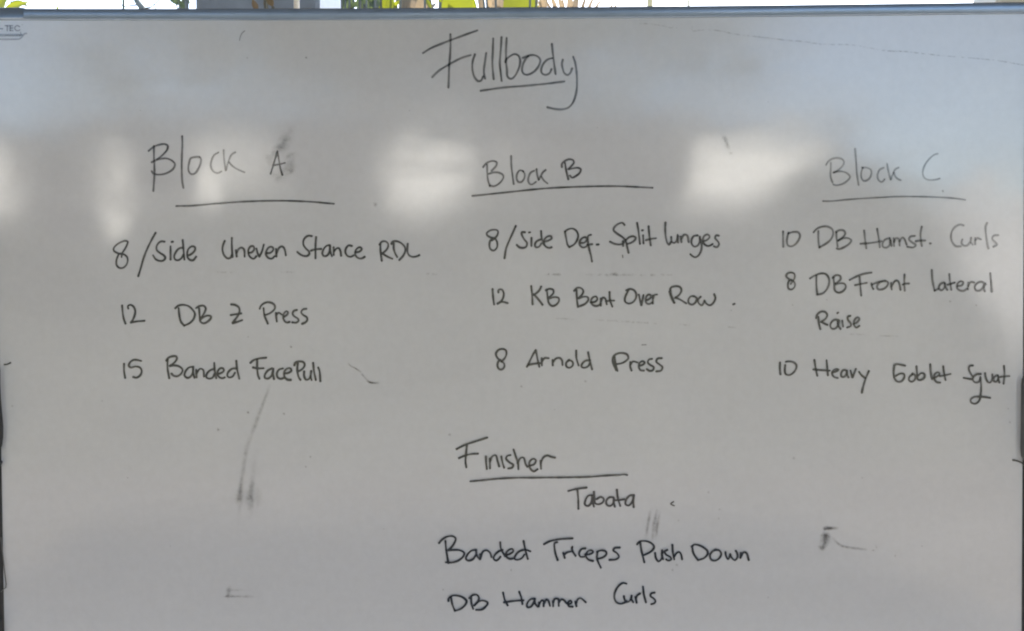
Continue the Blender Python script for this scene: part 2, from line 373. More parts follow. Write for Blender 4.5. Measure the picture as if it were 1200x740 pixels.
# --- block A
word('Block', 165, 150, '155,215 155,330 160,450 160,560 152,680 148,742;92,272 150,225 220,198 280,192 315,210 310,255 270,305 225,345 190,370;128,405 180,380 250,362 310,362 365,385 400,425 385,475 330,520 260,545 190,548 145,535 130,510;'
 '485,100 488,200 482,330 480,450 482,560 488,640 500,705;690,345 630,345 585,360 565,420 558,480 570,525 600,545 640,530 675,480 700,420 705,365 690,345', .78, 2.3)
word('ck after Blo', 165, 150, '910,290 860,320 830,380 820,440 835,490 870,525 910,530 945,512;972,262 975,350 985,430 998,500;1108,288 1065,315 1030,390 1000,495;1036,405 1070,445 1130,485 1215,522', .56, 2.2, label='end of the word Block, ink thinned to imitate glare')  # glare is put into the ink as a lower cover
word('A', 240, 150, '772,540 800,450 830,350 850,275;850,275 868,370 885,470 910,555;800,440 870,430 940,412', .82, 2.1)
rule('Block A', [(206.6, 241.8), (225, 241.4), (257.5, 238.6), (290, 236.4), (333.3, 235.6), (365.8, 236.9), (391.4, 239.2)], .92, 2.1)
# --- block B
word('Block', 560, 170, '62,262 85,230 130,200 180,190 220,205 215,245 190,275 160,305;108,235 110,330 120,420 140,480;130,340 180,325 240,325 285,345 300,375 280,420 240,460 190,485 140,480;'
 '390,130 392,240 405,350 420,460;530,310 490,300 460,340 455,400 475,435 510,435 540,400 550,350 530,310;660,305 620,325 595,375 590,425 610,460 640,462 680,435;688,285 695,350 712,410;795,295 760,325 735,370 715,410;745,375 775,420 815,452', .64, 2.3)
word('B', 560, 170, '985,262 985,225 1020,190 1070,170 1115,180 1125,210 1095,250 1060,285;1020,210 1035,300 1060,405;1070,285 1120,275 1170,270 1205,285 1195,325 1150,365 1105,385 1078,360', .84, 2.4)
rule('Block B', [(553.4, 229.9), (595, 225.6), (638.3, 221.2), (681.7, 219.1), (725, 218.6), (764.7, 220.4)], .84, 2.2)
# --- block C
word('Block', 960, 165, '80,285 105,245 150,215 210,205 270,220 290,255 270,300 220,345 170,375;135,260 135,350 135,430 155,490;165,375 230,362 290,368 335,390 360,425 330,470 270,510 200,525 165,515;420,95 430,220 440,380 460,520;'
 '500,315 560,320 605,345 610,390 590,440 550,470 515,470 490,430 490,380 510,320;755,320 710,340 685,390 685,440 705,475 735,485 765,455;795,275 805,340 820,400 835,460;930,318 895,335 870,370 840,455;875,378 890,420 920,450 955,465', .42, 2.2)
word('C with a dot', 1040, 165, '588,155 550,165 500,205 450,265 420,330 412,390 430,435 470,460 530,463 580,455 610,445;648,588 649,598', .40, 2.1)
rule('Block C', [(964.5, 236), (975, 236), (990, 234.5), (1010, 233), (1030, 231.8), (1050, 230.8), (1080, 230.8), (1100, 231.5), (1115, 232.5), (1131, 234.5)], .55, 2.0)
# --- list A
f = .95
word('8', 120, 260, '225,415 235,370 265,320 290,270 298,235 270,225 220,240 170,270 135,310 135,340 170,365 215,380 255,385 290,415 298,450 280,510 240,542 200,542 168,510 165,460 180,410 200,375 230,372', f, 2.2)
word('slash Side', 120, 260, '625,130 585,200 535,300 490,410 455,530 422,640;730,235 690,232 655,255 635,295 640,335 680,370 720,395 738,425 715,455 670,460 625,440 595,395;800,290 800,370 800,445;812,238 828,235;950,305 900,315 860,360 842,410 855,445 890,452 925,430 950,390;942,215 950,310 962,445;1000,400 1050,375 1085,335 1085,300 1050,290 1010,320 995,370 1000,420 1030,450 1065,452 1100,410', f)
word('Uneven', 240, 260, '235,225 215,275 208,330 225,390 265,430 300,425 320,390;318,190 318,290 325,415;365,335 375,410;370,370 395,325 430,305 460,325 468,410;515,365 550,360 580,325 570,290 540,290 512,330 515,385 545,425 575,435 605,405;607,315 620,370 640,410;640,410 670,350 692,270;725,370 770,365 805,325 790,297 755,300 725,340 720,390 750,428 790,432 820,405;835,320 840,410;840,370 870,310 905,290 930,310 945,360 950,395', f)
word('Stance', 340, 260, '255,170 215,165 175,190 155,230 160,280 190,320 220,350 225,380 200,402 160,402 120,385 85,355;305,180 298,280 298,430;245,340 300,325 365,320;465,275 425,285 390,330 378,375 395,402 430,400 460,360 470,290;468,280 470,340 490,405;510,300 512,390;515,350 545,315 570,310 590,345 598,400;725,285 685,280 655,315 648,360 670,400 710,412 745,395;770,360 815,350 840,320 820,300 785,315 762,355 770,400 805,430 845,430 875,412', f)
word('RDL', 420, 260, '258,265 260,350 275,460;248,270 275,235 320,232 348,260 345,305 310,350 275,375;285,375 340,410 398,435;388,260 410,245 415,320 430,370 455,415;388,262 400,235 450,230 505,255 545,300 550,340 525,400 480,450;578,260 575,340 590,390 630,412 680,408 715,392', f)
word('12', 130, 335, '132,232 140,330 155,400 172,445;205,268 200,240 230,225 265,245 285,290 280,345 258,400 235,432;235,432 300,420 395,412', f)
word('DB', 130, 335, '755,265 790,235 850,225 910,240 960,285 985,330 970,390 930,435 865,468;795,265 800,330 820,420 860,470;1000,262 1040,240 1090,238 1112,265 1100,310 1060,375;1035,265 1040,350 1050,420 1085,442 1130,425 1170,385 1172,360 1130,352 1085,370 1050,400', f)
word('Z', 250, 335, '210,220 260,228 300,258 308,300 290,350 255,400 228,438;228,440 280,425 338,405;205,345 265,335 328,325', f, 2.6)
word('Press', 250, 335, '545,270 560,235 610,200 670,198 715,225 722,265 690,305 650,330 605,345;590,265 600,350 620,400 640,445;735,320 738,370 745,420;738,345 765,318 805,340;830,365 865,340 875,310 855,300 830,325 820,375 840,420 865,432 895,425;980,285 945,295 930,330 950,360 990,385 1000,410 975,432 925,430;1092,272 1050,280 1030,315 1055,345 1095,370 1102,400 1080,430 1040,448', f)
word('15', 130, 400, '155,265 155,350 168,432;355,232 310,222 265,222 225,250 212,290 235,310 290,298 340,310 362,350 345,400 300,428 262,420', f)
word('Banded', 130, 400, '650,230 670,200 720,178 765,180 775,205 750,245 715,275 690,290;665,215 665,320 685,435;690,290 750,285 805,300 840,335 825,380 780,412 735,405 710,380;960,300 915,310 875,355 865,405 895,430 930,420 960,370 968,300;962,300 965,370 980,430;1000,335 1005,425;1005,375 1045,325 1080,335 1092,415;'
 '1215,325 1160,345 1125,385 1120,425 1155,440 1195,425 1215,380;1212,255 1218,350 1235,435;1255,385 1300,370 1325,345 1315,320 1280,320 1255,350 1250,390 1275,425 1310,435 1335,425;1480,320 1420,325 1375,365 1365,405 1385,425 1425,415 1455,370;1470,230 1480,330 1505,440', .97)
word('Face Pull', 230, 400, '635,255 670,225 730,205 820,195;715,210 715,320 725,400 740,440;665,308 720,320 790,318;890,320 840,345 805,395 805,430 840,440 880,410 900,350;905,325 900,380 912,445;1015,320 970,335 945,380 955,425 990,442 1025,432;1040,380 1085,370 1115,345 1100,318 1060,325 1030,370 1040,425 1070,452 1110,455;'
 '1150,285 1165,250 1210,238 1260,250 1270,285 1245,325 1205,350 1185,355;1190,260 1185,340 1200,420 1222,455;1265,355 1265,410 1285,450 1320,445 1340,410;1348,350 1342,410 1352,455;1370,255 1380,350 1402,455;1430,310 1445,350 1455,470', .97, 2.6)
# --- list B
f = .90
word('8', 560, 250, '165,320 200,295 232,250 232,205 195,195 140,205 105,235 110,260 150,285 200,300 225,340 225,400 190,438 150,425 135,380 145,325 175,300', f, 2.3)
word('slash Side', 560, 250, '445,150 405,240 360,340 330,420 312,530;552,225 515,225 515,255 545,310 575,350 565,395 530,408 485,400 455,372;628,290 628,385;598,227 612,226;735,310 690,330 668,370 680,400 715,395 745,355;740,210 748,290 775,370;780,335 830,320 865,295 855,272 815,275 780,310 775,360 800,395 835,408 865,400', f)
word('Def.', 650, 250, '120,220 135,300 150,370 172,400;120,215 160,190 210,182 255,210 275,260 265,310 230,365 172,400;310,350 350,345 375,310 370,285 330,290 295,330 295,375 325,402 365,395 385,370;425,255 395,265 388,320 405,420 425,500 437,568;385,370 440,365;492,369 515,368', .86)
word('Split', 650, 250, '818,140 795,115 750,125 700,165 690,200 730,240 790,280 820,310 805,355 760,368 700,360 648,335;830,310 845,380 865,465;830,320 870,285 920,272 950,290 930,325 890,350 855,360;800,330 802,385;965,115 980,200 1000,360;1035,260 1040,355;1022,203 1034,201;1100,155 1108,250 1125,378;1070,318 1130,302 1185,295', .86)
word('lunges', 760, 250, '198,110 195,200 205,300 220,350 240,372 260,340;265,280 270,330 295,350 325,330 345,270;340,255 345,345;375,275 385,340;380,310 415,255 450,260 470,340;575,262 530,270 505,310 505,360 535,392 575,380 600,330 600,275;600,290 620,360 618,430 590,490 550,517 515,505 490,482;640,330 685,315 715,280 695,252 655,265 635,310 650,360 690,385 725,378 750,362;822,265 790,262 780,295 810,330 825,365 800,400 765,390', .84)
f = .94
word('12', 565, 315, '122,240 128,330 140,420;190,280 195,250 225,245 250,275 250,330 225,380 180,412;180,412 210,395 250,392 300,405', f)
word('KB', 565, 315, '575,205 585,300 592,420;692,210 670,255 620,300 600,310;605,300 650,350 708,425;745,255 790,238 832,250 835,285 800,325 770,345;758,245 770,350 785,410 820,438 865,425 900,380 895,345 850,335 780,350', f)
word('Bent', 660, 315, '128,262 160,228 205,228 235,260 225,300 180,345;155,250 160,350 172,450;180,350 240,330 285,335 295,365 260,410 210,435 172,445;320,395 370,390 400,360 385,328 345,340 325,385 345,425 390,438 425,425 438,405;440,350 440,435;442,385 465,340 490,350 510,418;542,275 548,370 575,445;500,385 550,375 595,375', f)
word('Over', 660, 315, '738,255 780,240 830,255 855,300 850,350 815,395 765,410 728,390 722,350 740,300 765,250;885,305 900,370 915,430;915,430 930,360 940,310;975,370 1010,355 1030,325 1010,305 980,320 965,365 975,405 1010,415 1045,395;1050,315 1050,410;1052,350 1070,310 1098,305', .92)
word('Row', 750, 315, '355,240 365,310 385,360 405,402;345,270 366,345 398,402;348,270 360,225 410,208 465,215 485,250 465,300 410,345;415,340 470,365 540,408;630,325 590,330 565,370 575,410 615,422 650,395 665,350 630,325;710,330 680,365 690,410 725,430 755,380;755,375 775,410 820,430 860,400 882,345 868,300;1090,420 1108,413', .90)
f = .97
word('8', 570, 390, '175,340 215,300 235,250 225,205 185,192 140,205 112,245 125,290 165,330 205,360 210,400 180,432 145,425 130,390 140,340 165,320', f)
word('Arnold', 570, 390, '475,400 510,330 550,250 578,205;578,205 595,290 620,400;490,378 560,365 630,358;648,300 650,385;650,340 680,300 730,300;775,320 778,385;780,345 815,305 860,298 885,325 892,380;970,320 935,355 940,400 975,412 1010,385 1010,345 975,325 955,330;1052,210 1055,300 1080,385;1215,325 1160,330 1120,370 1115,400 1145,412 1190,395 1215,350;1192,230 1210,320 1238,430', f)
word('Press', 670, 390, '500,275 510,350 535,448;520,440 490,370 478,320 490,275 540,245 600,240 650,260 662,300 630,335 580,360 515,370;685,345 685,400 700,445;685,380 715,340 770,350;790,390 835,375 855,350 830,335 795,355 785,400 805,440 845,445;940,308 905,315 890,350 920,380 960,405 950,440 910,448 878,428;1055,300 1005,305 990,340 1030,375 1062,405 1045,445 990,455', f)
# --- list C
f = .64
word('10', 905, 245, '125,265 125,360 128,445;185,290 240,272 300,275 322,305 310,360 270,415 220,440 180,425 170,380 178,320 190,280', f)
word('DB', 905, 245, '482,275 520,235 580,210 650,210 700,240 712,290 690,350 640,400 555,450;538,262 538,350 550,455;745,270 790,250 840,258 852,295 815,340 770,370;748,280 755,370 765,440;770,375 830,345 890,345 925,370 900,410 840,450 780,472 755,465', .62)
word('Hamst.', 1000, 245, '125,255 135,350 150,462;278,235 295,340 308,450;82,410 200,400 328,380;420,345 370,360 340,410 345,445 385,455 420,430 430,370;428,345 440,400 445,435;470,345 475,435;475,390 500,345 530,355 540,430;540,380 575,335 600,360 622,420;718,318 670,325 650,360 690,395 730,425 700,452 630,445;800,210 785,290 790,370 800,435;728,380 785,372 840,372;895,406 906,406', .58)
word('Curls', 1080, 245, '490,195 450,185 400,205 355,260 342,330 360,395 400,438 455,440;475,360 465,400 490,430 530,430 565,395;578,340 575,390 595,420;625,345 625,415;625,370 650,345 692,358;765,165 748,210 755,320 770,410 782,465;895,310 845,315 825,350 860,390 880,420 838,445', .50)
f = .80
word('8', 905, 310, '215,230 235,200 260,160 255,110 215,97 175,110 162,140 190,170 235,190 262,220 260,265 225,295 190,285 182,240 195,195 225,185', f, 2.3)
word('DB', 905, 310, '440,165 500,130 570,108 625,115 660,160 665,220 640,290 590,340 525,355;515,135 515,240 525,350;705,160 740,130 790,135 800,170 770,205 735,225;715,150 725,240 735,310 775,332 825,315 860,265 845,230 800,222 740,235', f)
word('Front', 1000, 310, '-45,183 0,160 60,133 130,110 210,98;72,150 80,260 90,365;18,245 90,230 155,218;210,225 218,260 232,290;215,240 260,220 330,200 370,195;300,215 275,260 290,292 340,292 390,260 405,215 370,195 310,208;440,220 448,295;445,260 490,195 520,195 540,240 550,300;598,120 595,220 600,310;575,238 600,228 650,225', .76)
word('Lateral', 1080, 310, '118,68 125,180 150,310;150,310 190,290;260,215 220,230 200,275 225,305 260,280 270,225;270,220 280,270 298,300;322,115 330,200 345,298;300,240 340,228 385,215;420,255 470,245 485,210 455,200 420,225 412,275 445,305 490,310 530,285;545,215 540,295;545,255 570,210 612,212;750,235 700,205 650,220 620,270 640,308 685,305 725,260 745,225;730,240 728,290 738,318;803,105 812,210 820,322', .72)
word('Raise', 930, 345, '262,280 275,240 320,205 370,210 392,245 375,285 320,325;288,265 295,340 312,410;325,325 360,345 395,360;525,305 480,300 440,330 428,375 450,405 490,400 520,360 530,310;515,310 520,360 548,408;568,310 572,345 578,380;510,222 520,216;662,255 635,262 635,300 665,340 670,370 625,390;700,350 740,330 768,290 755,272 725,285 705,325 710,370 735,392 768,372', .88)
f = .90
word('10', 900, 410, '140,150 138,220 145,290;200,180 195,240 205,285 245,298 295,270 330,215 328,175 290,145 235,138 208,142', f)
word('Heavy', 900, 410, '542,120 555,210 575,305;685,125 692,210 700,300;530,232 620,240 720,245;755,265 795,255 825,235 800,228 765,245 750,285 775,320 815,332;910,240 880,240 855,280 860,315 890,318 920,280 925,245;920,245 925,290 940,325;965,245 985,325;990,325 1010,270 1028,225;1065,260 1095,300 1140,335;1180,250 1150,320 1120,410 1098,505', f)
word('Goblet', 1000, 410, '485,175 510,170 605,187;478,185 470,260 478,330 510,372 560,370 595,325 590,285 550,280 490,310;690,290 655,320 650,360 685,375 720,345 720,300 690,280;738,195 745,280 755,350 790,355 830,325 830,285 795,275 755,305;900,170 905,260 920,345;935,335 985,310 1010,280 985,265 950,290 945,340 975,380 1015,385;1050,195 1060,270 1078,355;1010,310 1070,300 1135,285', .88)
word('Squat', 1080, 410, '598,185 560,190 550,225 570,275 600,320;490,330 540,340 585,345;690,285 640,290 605,320 600,360 630,385 670,375 685,340;685,320 695,420 690,520 670,600 630,632 580,620 572,585 610,555 680,550 740,555 800,565;740,275 750,330 775,380 800,385 825,340 825,290;880,300 845,325 840,365 870,375 895,340 890,300;895,310 900,350 908,385;962,190 968,290 958,398;920,320 970,312 1025,310', .88)
# --- finisher
f = 1.0
word('Finisher', 525, 500, '100,265 200,215 320,175 460,130;222,215 212,320 205,410 215,478;128,370 200,340 280,322 352,318;445,350 447,420 455,498;490,375 492,490;492,410 520,350 560,338 580,400 600,468;625,350 638,420 658,482;732,335 695,345 680,375 720,420 765,450 750,482 705,492;768,270 795,350 820,430 825,500;815,430 850,370 885,365 910,440 930,472;'
 '955,460 1010,440 1030,395 1005,378 965,400 950,450 970,500 1005,525 1050,500;1085,400 1090,495;1088,430 1115,365 1160,340 1210,355 1255,365', f)
rule('the word Finisher', [(551.2, 564.2), (565, 563), (580, 561.5), (595, 560.5), (610, 560), (625, 560), (645, 559.8), (665, 559.6), (690, 559), (710, 557.5), (725, 556.8), (732, 556.2), (735, 556.8)], f, 2.2)
word('Tabata', 650, 550, '160,255 250,232 375,215;265,235 275,340 278,465;435,305 395,310 360,365 355,415 390,430 425,400 440,340;440,305 440,370 460,438;460,265 465,340 475,400 520,410 565,385 575,350 540,325 490,350;690,330 640,330 605,370 610,415 650,430 685,400 695,340;690,335 690,385 705,440;728,240 740,340 768,430;690,365 750,362 815,352;930,305 880,310 835,360 830,410 865,425 905,385 925,315;928,305 920,370 925,445', f)
word('Banded', 505, 610, '95,265 130,225 190,190 255,185 290,210 275,265 235,320 205,345;170,240 180,350 205,500;205,350 270,345 340,350 390,380 380,420 320,470 250,492 175,490;530,345 475,355 425,405 410,450 440,470 490,455 530,400;530,345 535,400 570,455;575,395 580,455;580,440 610,365 650,350 690,375 710,430;'
 '840,345 790,365 745,410 735,450 765,470 795,450 815,425;812,255 820,330 870,420;880,405 930,390 965,360 955,335 915,345 880,385 890,430 930,450 960,445;1165,362 1110,345 1040,360 990,410 980,450 1020,460 1065,440 1095,400;1085,240 1105,340 1135,450', f)
word('Triceps', 590, 610, '475,278 540,245 640,222 810,210;630,255 600,265 600,340 615,410 635,465;700,380 718,440;710,400 745,375 800,362;800,320 810,360 845,415;804,312 808,311;960,328 915,335 885,385 900,425 945,425;955,400 1010,395 1050,370 1035,350 990,360 965,410 990,455 1050,475;1100,370 1095,440 1115,500 1140,552;1095,365 1150,350 1200,365 1205,395 1170,430 1105,450;1362,318 1300,325 1285,350 1330,385 1352,425 1320,455 1240,462', f)
word('Push', 690, 610, '565,280 590,250 640,240 710,255 762,300 755,335 710,375 645,405;600,255 620,370 650,490;775,380 785,440 815,480 850,450 862,370;858,350 855,400 870,455;920,345 885,365 905,400 955,430 965,455 930,470 905,455;978,285 985,380 1000,455;995,430 1030,380 1060,370 1080,400 1092,455', f)
word('Down', 780, 610, '310,300 320,370 345,420 380,465;305,310 330,285 380,288 440,315 490,360 490,395 450,440 380,465;590,340 545,365 518,415 535,460 580,470 630,440 650,390 625,350 575,345;700,370 705,410 730,455 755,400;755,395 775,440 810,465 840,430 835,380 820,355;880,380 875,440;880,430 910,375 945,380 972,465', f)
word('DB', 515, 666, '105,385 110,350 150,322 220,322 280,345 318,385 300,430 250,475 180,500;135,335 150,420 180,495;350,350 390,315 440,312 462,345 450,390 410,435;370,340 375,410 395,475;410,435 450,395 510,378 565,405 540,450 490,485 430,488', f)
word('Hammer', 590, 666, '-5,285 15,370 50,435;185,275 210,350 222,420;5,400 100,385 235,375;360,355 315,365 275,420 280,455 320,450 355,400 370,355;365,360 370,410 400,450;415,400 415,450;415,430 450,375 470,385 470,445;470,420 505,365 525,380 545,440;580,385 582,445;582,400 600,360 640,360 648,440;648,400 680,365 710,375 735,405 770,420 800,398 785,378 758,400 765,445 810,450;840,390 855,445;850,420 870,365 900,350 965,398', f)
word('Curls', 680, 666, '540,180 500,172 450,205 410,270 398,340 420,395 470,415 520,400 545,385;510,325 520,370 545,395 580,380 600,330;600,320 598,360 620,398;645,335 660,405;652,370 665,320 700,295;733,215 745,310 768,400;870,285 830,295 822,325 860,355 880,385 865,410 830,420', f)

# --- scuffs, smears and traces of earlier writing
def streak(name, pts, width, cover, fade=.3, mat=None, label=None, soft=False):
    V, F, C = [], [], []; ribbon(V, F, C, pts, width, cover, fade, soft or mat is None); return ink_mesh(name, V, F, C, mat or M_smear, label)
def blob(name, spots, mat=None, label=None):
    """smudge: soft patches (cx, cy, rx, ry, angle, cover) in one mesh"""
    V, F, C = [], [], []
    for (cx, cy, rx, ry, an, cov) in spots:
        LAYER[0] += 1; y0 = -.00025 - LAYER[0] * 1.5e-6; b = len(V); nr, na = 7, 22
        ca, sa = math.cos(R(an)), math.sin(R(an)); p = at(cx, cy, 0); V.append((p.x, y0, p.z)); C.append(cov)
        for i in range(1, nr + 1):
            q = i / nr; g = cov * (math.exp(-3.2 * q * q) - math.exp(-3.2)) / (1 - math.exp(-3.2))
            for k in range(na):
                t = 2 * math.pi * k / na; e = 1 + .12 * math.sin(3 * t + cx) + .08 * math.sin(5 * t + cy)
                dx, dy = rx * q * e * math.cos(t), ry * q * e * math.sin(t)
                p = at(cx + dx * ca - dy * sa, cy + dx * sa + dy * ca, 0); V.append((p.x, y0, p.z)); C.append(g)
        for k in range(na):
            F.append((b, b+1+k, b+1+(k+1) % na))
            for i in range(nr - 1): F.append((b+1+i*na+k, b+1+(i+1)*na+k, b+1+(i+1)*na+(k+1) % na, b+1+i*na+(k+1) % na))
    return ink_mesh(name, V, F, C, mat or M_smear, label)
blob('smudge', [(334, 165, 23.52, 12.32, -62, 0.236), (330, 171, 14.56, 8.96, -40, 0.212), (339, 183, 8.96, 4.03, -35, 0.271), (340, 193, 16.80, 10.08, -75, 0.224), (341.5, 201, 6.16, 4.03, -30, 0.259), (315, 187, 14.56, 7.84, 70, 0.165), (322, 180, 12.32, 5.60, -35, 0.153), (325, 208, 16.80, 8.96, 20, 0.153), (334, 201, 19.04, 10.08, -30, 0.142)], label='grey finger smear around the letter A')
blob('smudge', [(848.8, 162.5, 8.5, 5.0, 62, 0.275), (852.3, 170.5, 9, 3.8, 72, 0.310), (856, 180, 3.2, 3, 0, 0.300)], label='small grey smear in the bright reflection')
streak('scuff_mark', [(317.6, 451), (308, 474), (297, 504), (289, 527), (284.7, 553.6), (281, 580), (279.8, 618)], 6.5, .20, .4, label='long curved grey scuff low on the left')
blob('scuff_mark', [(281.3, 580, 5.75, 19.55, 3, 0.296), (294, 582, 6.90, 18.40, 3, 0.251), (303, 583, 5.75, 18.40, 0, 0.137), (288, 584, 25.30, 13.80, 0, 0.125)])
streak('scuff_mark', [(300.6, 528), (297.5, 550), (295, 575), (293.4, 612)], 8.0, .18, .5)
streak('scuff_mark', [(316, 452), (306, 480), (299, 500)], 4, .14, .3)
streak('scuff_mark', [(408.5, 426.5), (411, 429), (416, 431.5), (423, 436)], 2.2, .6, .3)
streak('scuff_mark', [(424.5, 439), (429, 444), (433, 448), (444, 449)], 3.0, .75, .35, label='thin hooked scratch right of Face Pull')
blob('scuff_mark', [(268, 693.5, 4.14, 10.35, 8, 0.395), (270, 698.5, 9.20, 2.76, 0, 0.351), (278, 691.5, 16.10, 2.07, 0, 0.217), (282, 699, 27.60, 2.07, 0, 0.306)])
streak('scuff_mark', [(966.3, 619.4), (969, 619), (974, 619.2), (981, 618.9)], 4.6, .75, .5)
blob('scuff_mark', [(968.6, 619.4, 6.5, 3.6, 0, .75)])
blob('scuff_mark', [(967, 627, 7.84, 4.48, 0, 0.456), (965.8, 634, 7.28, 12.32, 12, 0.392), (963.4, 641.5, 7.17, 4.26, -20, 0.558), (969, 633, 6.72, 10.08, 10, 0.253)], label='half rubbed out dark F shaped mark at lower right')
streak('scuff_mark', [(976, 630.5), (980.7, 636), (985, 639.5), (993.5, 641.5), (1005.7, 643), (1015, 644)], 3.6, .6, .4)
blob('scuff_mark', [(1023, 645, 3, 1.4, 0, .5), (1026.6, 641, 1.6, 3.2, -25, .45), (1048.6, 651.4, .9, 2.4, 8, .4)])
for pts, c in (([(763, 596), (760.5, 607), (759.2, 614), (758, 622), (757, 632)], .42), ([(769.5, 598), (767, 610), (765.6, 618), (764.8, 627), (764.4, 634)], .46), ([(773, 600), (771, 611), (769.8, 618), (769, 626), (768.5, 632)], .42)):
    streak('scuff_mark', pts, 4.2, c, .45)
streak('scuff_mark', [(789.2, 588), (785.8, 590.5), (790, 592.8)], 1.5, .85, 0, M_ink)
streak('scuff_mark', [(729.5, 299.5), (729.8, 302)], 1.4, .6, 0, M_ink)
streak('scuff_mark', [(752, 404.4), (757, 404.2)], 1.4, .5, .2, M_ink)
streak('scuff_mark', [(5.5, 427.4), (8.5, 427.2), (13, 425.2)], 1.8, .95, .2, M_ink)
streak('scuff_mark', [(1186.6, 539.2), (1191, 540), (1195, 541.5), (1199.5, 543.6)], 2.2, 1.0, .05, M_ink, label='short black dash at the right edge')
streak('scuff_mark', [(287.2, 36.5), (283.5, 40), (281.5, 45), (281, 48)], 1.2, .6, .25, M_ink)
streak('scratch', [(750, 28.3), (762, 28.6), (772, 30), (782, 32), (787, 33.2), (790.5, 30.5), (793, 34)], 2.0, 0.24, .12, M_trace, soft=True)
streak('scratch', [(811, 31.5), (811.2, 36.5), (820, 36), (832, 35.6), (842, 36.5), (855, 39.2), (866, 41.2), (884, 43.2), (900, 45)], 2.0, 0.24, .12, M_trace, soft=True)
streak('scratch', [(900, 45), (925, 48), (940, 49), (957, 51.6), (972, 52.6), (997, 53), (1015, 55.8), (1030, 59)], 2.0, 0.24, .12, M_trace, label='long thin scratch sloping down to the right under the top rail', soft=True)
streak('scratch', [(1033, 59.5), (1046, 60.5), (1062, 61), (1080, 63.2), (1100, 65.4)], 2.0, 0.29, .12, M_trace, soft=True)
streak('scratch', [(1100, 65.4), (1122, 67.3), (1146, 69.2), (1166, 71.2), (1182, 73.8), (1203, 77.5)], 2.0, 0.24, .12, M_trace, soft=True)
for (x0, x1, y, w_, c) in ((639, 646, 322, 2.6, .2), (643, 648, 321.6, 3, .3), (649, 656, 321.8, 3.2, .42), (686, 697, 322, 2.4, .18), (698, 706, 322, 2.6, .3), (709, 722, 321.6, 4.2, .55), (722, 727, 322.4, 2.4, .3), (728, 745, 322.2, 2.8, .34), (751, 755, 322.5, 2.6, .3), (763, 767, 322.4, 2.8, .42), (775, 787, 322.3, 2.4, .3)):
    streak('erased_trace', [(x0, y), ((x0+x1)/2, y+.2), (x1, y)], w_ * 1.25, c * .66, .3, M_trace, soft=True)
for (x0, x1, y0, y1, c) in ((648, 672, 373.3, 374, .26), (699, 709, 375.3, 375.6, .24), (711, 722, 375.8, 376.2, .3), (723, 738, 376.6, 377.4, .38), (739, 753, 377.6, 378.2, .34), (755, 759, 378.4, 378.6, .32), (765, 769, 379.4, 379.5, .22), (790, 808, 380.6, 381, .3), (994, 1018, 391.6, 392.8, .28), (1030, 1052, 393.6, 394.4, .26), (255, 272, 319, 319.6, .3), (330, 345, 319, 319.4, .24), (500, 512, 321, 321.6, .28), (852, 864, 383.4, 384.2, .28)):
    streak('erased_trace', [(x0, y0), ((x0+x1)/2, (y0+y1)/2), (x1, y1)], 2.6, c * .66, .3, M_trace, soft=True)
for (x, y, r, c) in ((359, 68, 1.3, .8), (290, 68.3, 1.1, .4), (291, 483.5, 1.5, .7), (333, 485, 1.5, .5), (256, 503.6, 1.7, .55), (364, 535.5, 1.3, .45), (358.6, 547, 1.2, .55), (440, 240, 2.6, .4), (611, 453, 1.5, .45), (686, 447, 1.7, .35), (341, 406.5, 1.5, .4), (930, 537, 1.8, .3), (928.5, 357.6, 1.0, .4), (968.5, 351.5, .9, .4), (1113, 353.5, 1.4, .45), (1143.5, 358, 1.1, .45), (856.8, 364, 1.0, .35), (1183, 495, 1.1, .5), (1181, 479, 1.0, .4), (795, 610, 1.2, .25), (843, 597, 1.3, .3), (842, 607.5, 1.2, .28), (830, 577, 1.6, .28), (599, 668, 1.2, .4), (519.5, 691, 1.2, .4), (788, 668, 1.5, .35), (793, 662, 1.7, .3), (704, 666, .9, .5), (15, 476, 1.2, .4), (291, 395, 1.1, .3), (342, 407, 1.0, .3), (527, 509.5, 1.8, .4), (900, 700, 1.1, .3), (150, 560, 1.1, .3), (1080, 640, 1.0, .3), (650, 480, 1.0, .3), (450, 620, 1.0, .25), (1010, 560, 1.2, .25), (120, 470, 1.2, .25), (200, 640, 1.0, .25), (480, 130, 1.0, .25), (900, 120, 1.0, .25), (700, 150, 1.0, .2), (165, 130, 1.0, .25)):
    blob('speck', [(x, y, r * 1.5, r * 1.3, random.uniform(0, 90), c)], M_ink)

# --- printed maker's badge at the top left corner, cut by the picture edge
f = .55
BT = (.10, .12, .17)
M_badge = ink_material('printed_badge', BT, .9, 1.0, 60)
V, F, C = [], [], []
for st in ([(0.4, 34.2), (3.6, 34.2)], [(6.5, 30.6), (15.4, 30.6)], [(9.0, 30.8), (9.0, 36.6)], [(12.4, 30.8), (12.4, 36.4)], [(12.4, 33.4), (15.6, 33.4)], [(12.4, 36.4), (15.8, 36.4)], [(23.4, 31.8), (21.4, 30.6), (19.2, 31), (17.8, 33.4), (19.2, 36), (21.6, 36.6), (23.8, 35.6)]):
    ribbon(V, F, C, st, 1.5, f)
ribbon(V, F, C, [(26.2, 29.4), (27, 29.6)], 1.2, .3)
ink_mesh('maker_mark', V, F, C, M_badge, 'small grey printed capitals ending in TEC')
V, F, C = [], [], []
ribbon(V, F, C, [(-2, 46.4), (18, 46.4), (23.5, 46.0), (26.6, 43.4), (29, 40.2), (31.6, 39.8)], 1.7, .5)
for k in range(13): ribbon(V, F, C, [(-1 + k * 2.05, 41.6), (-1 + k * 2.05 + 1.35, 41.6)], 3.0, .34)
ribbon(V, F, C, [(24.6, 38.2), (25.2, 40.6)], 1.2, .4); ribbon(V, F, C, [(24, 42.2), (26.6, 41.2)], 1.6, .42)
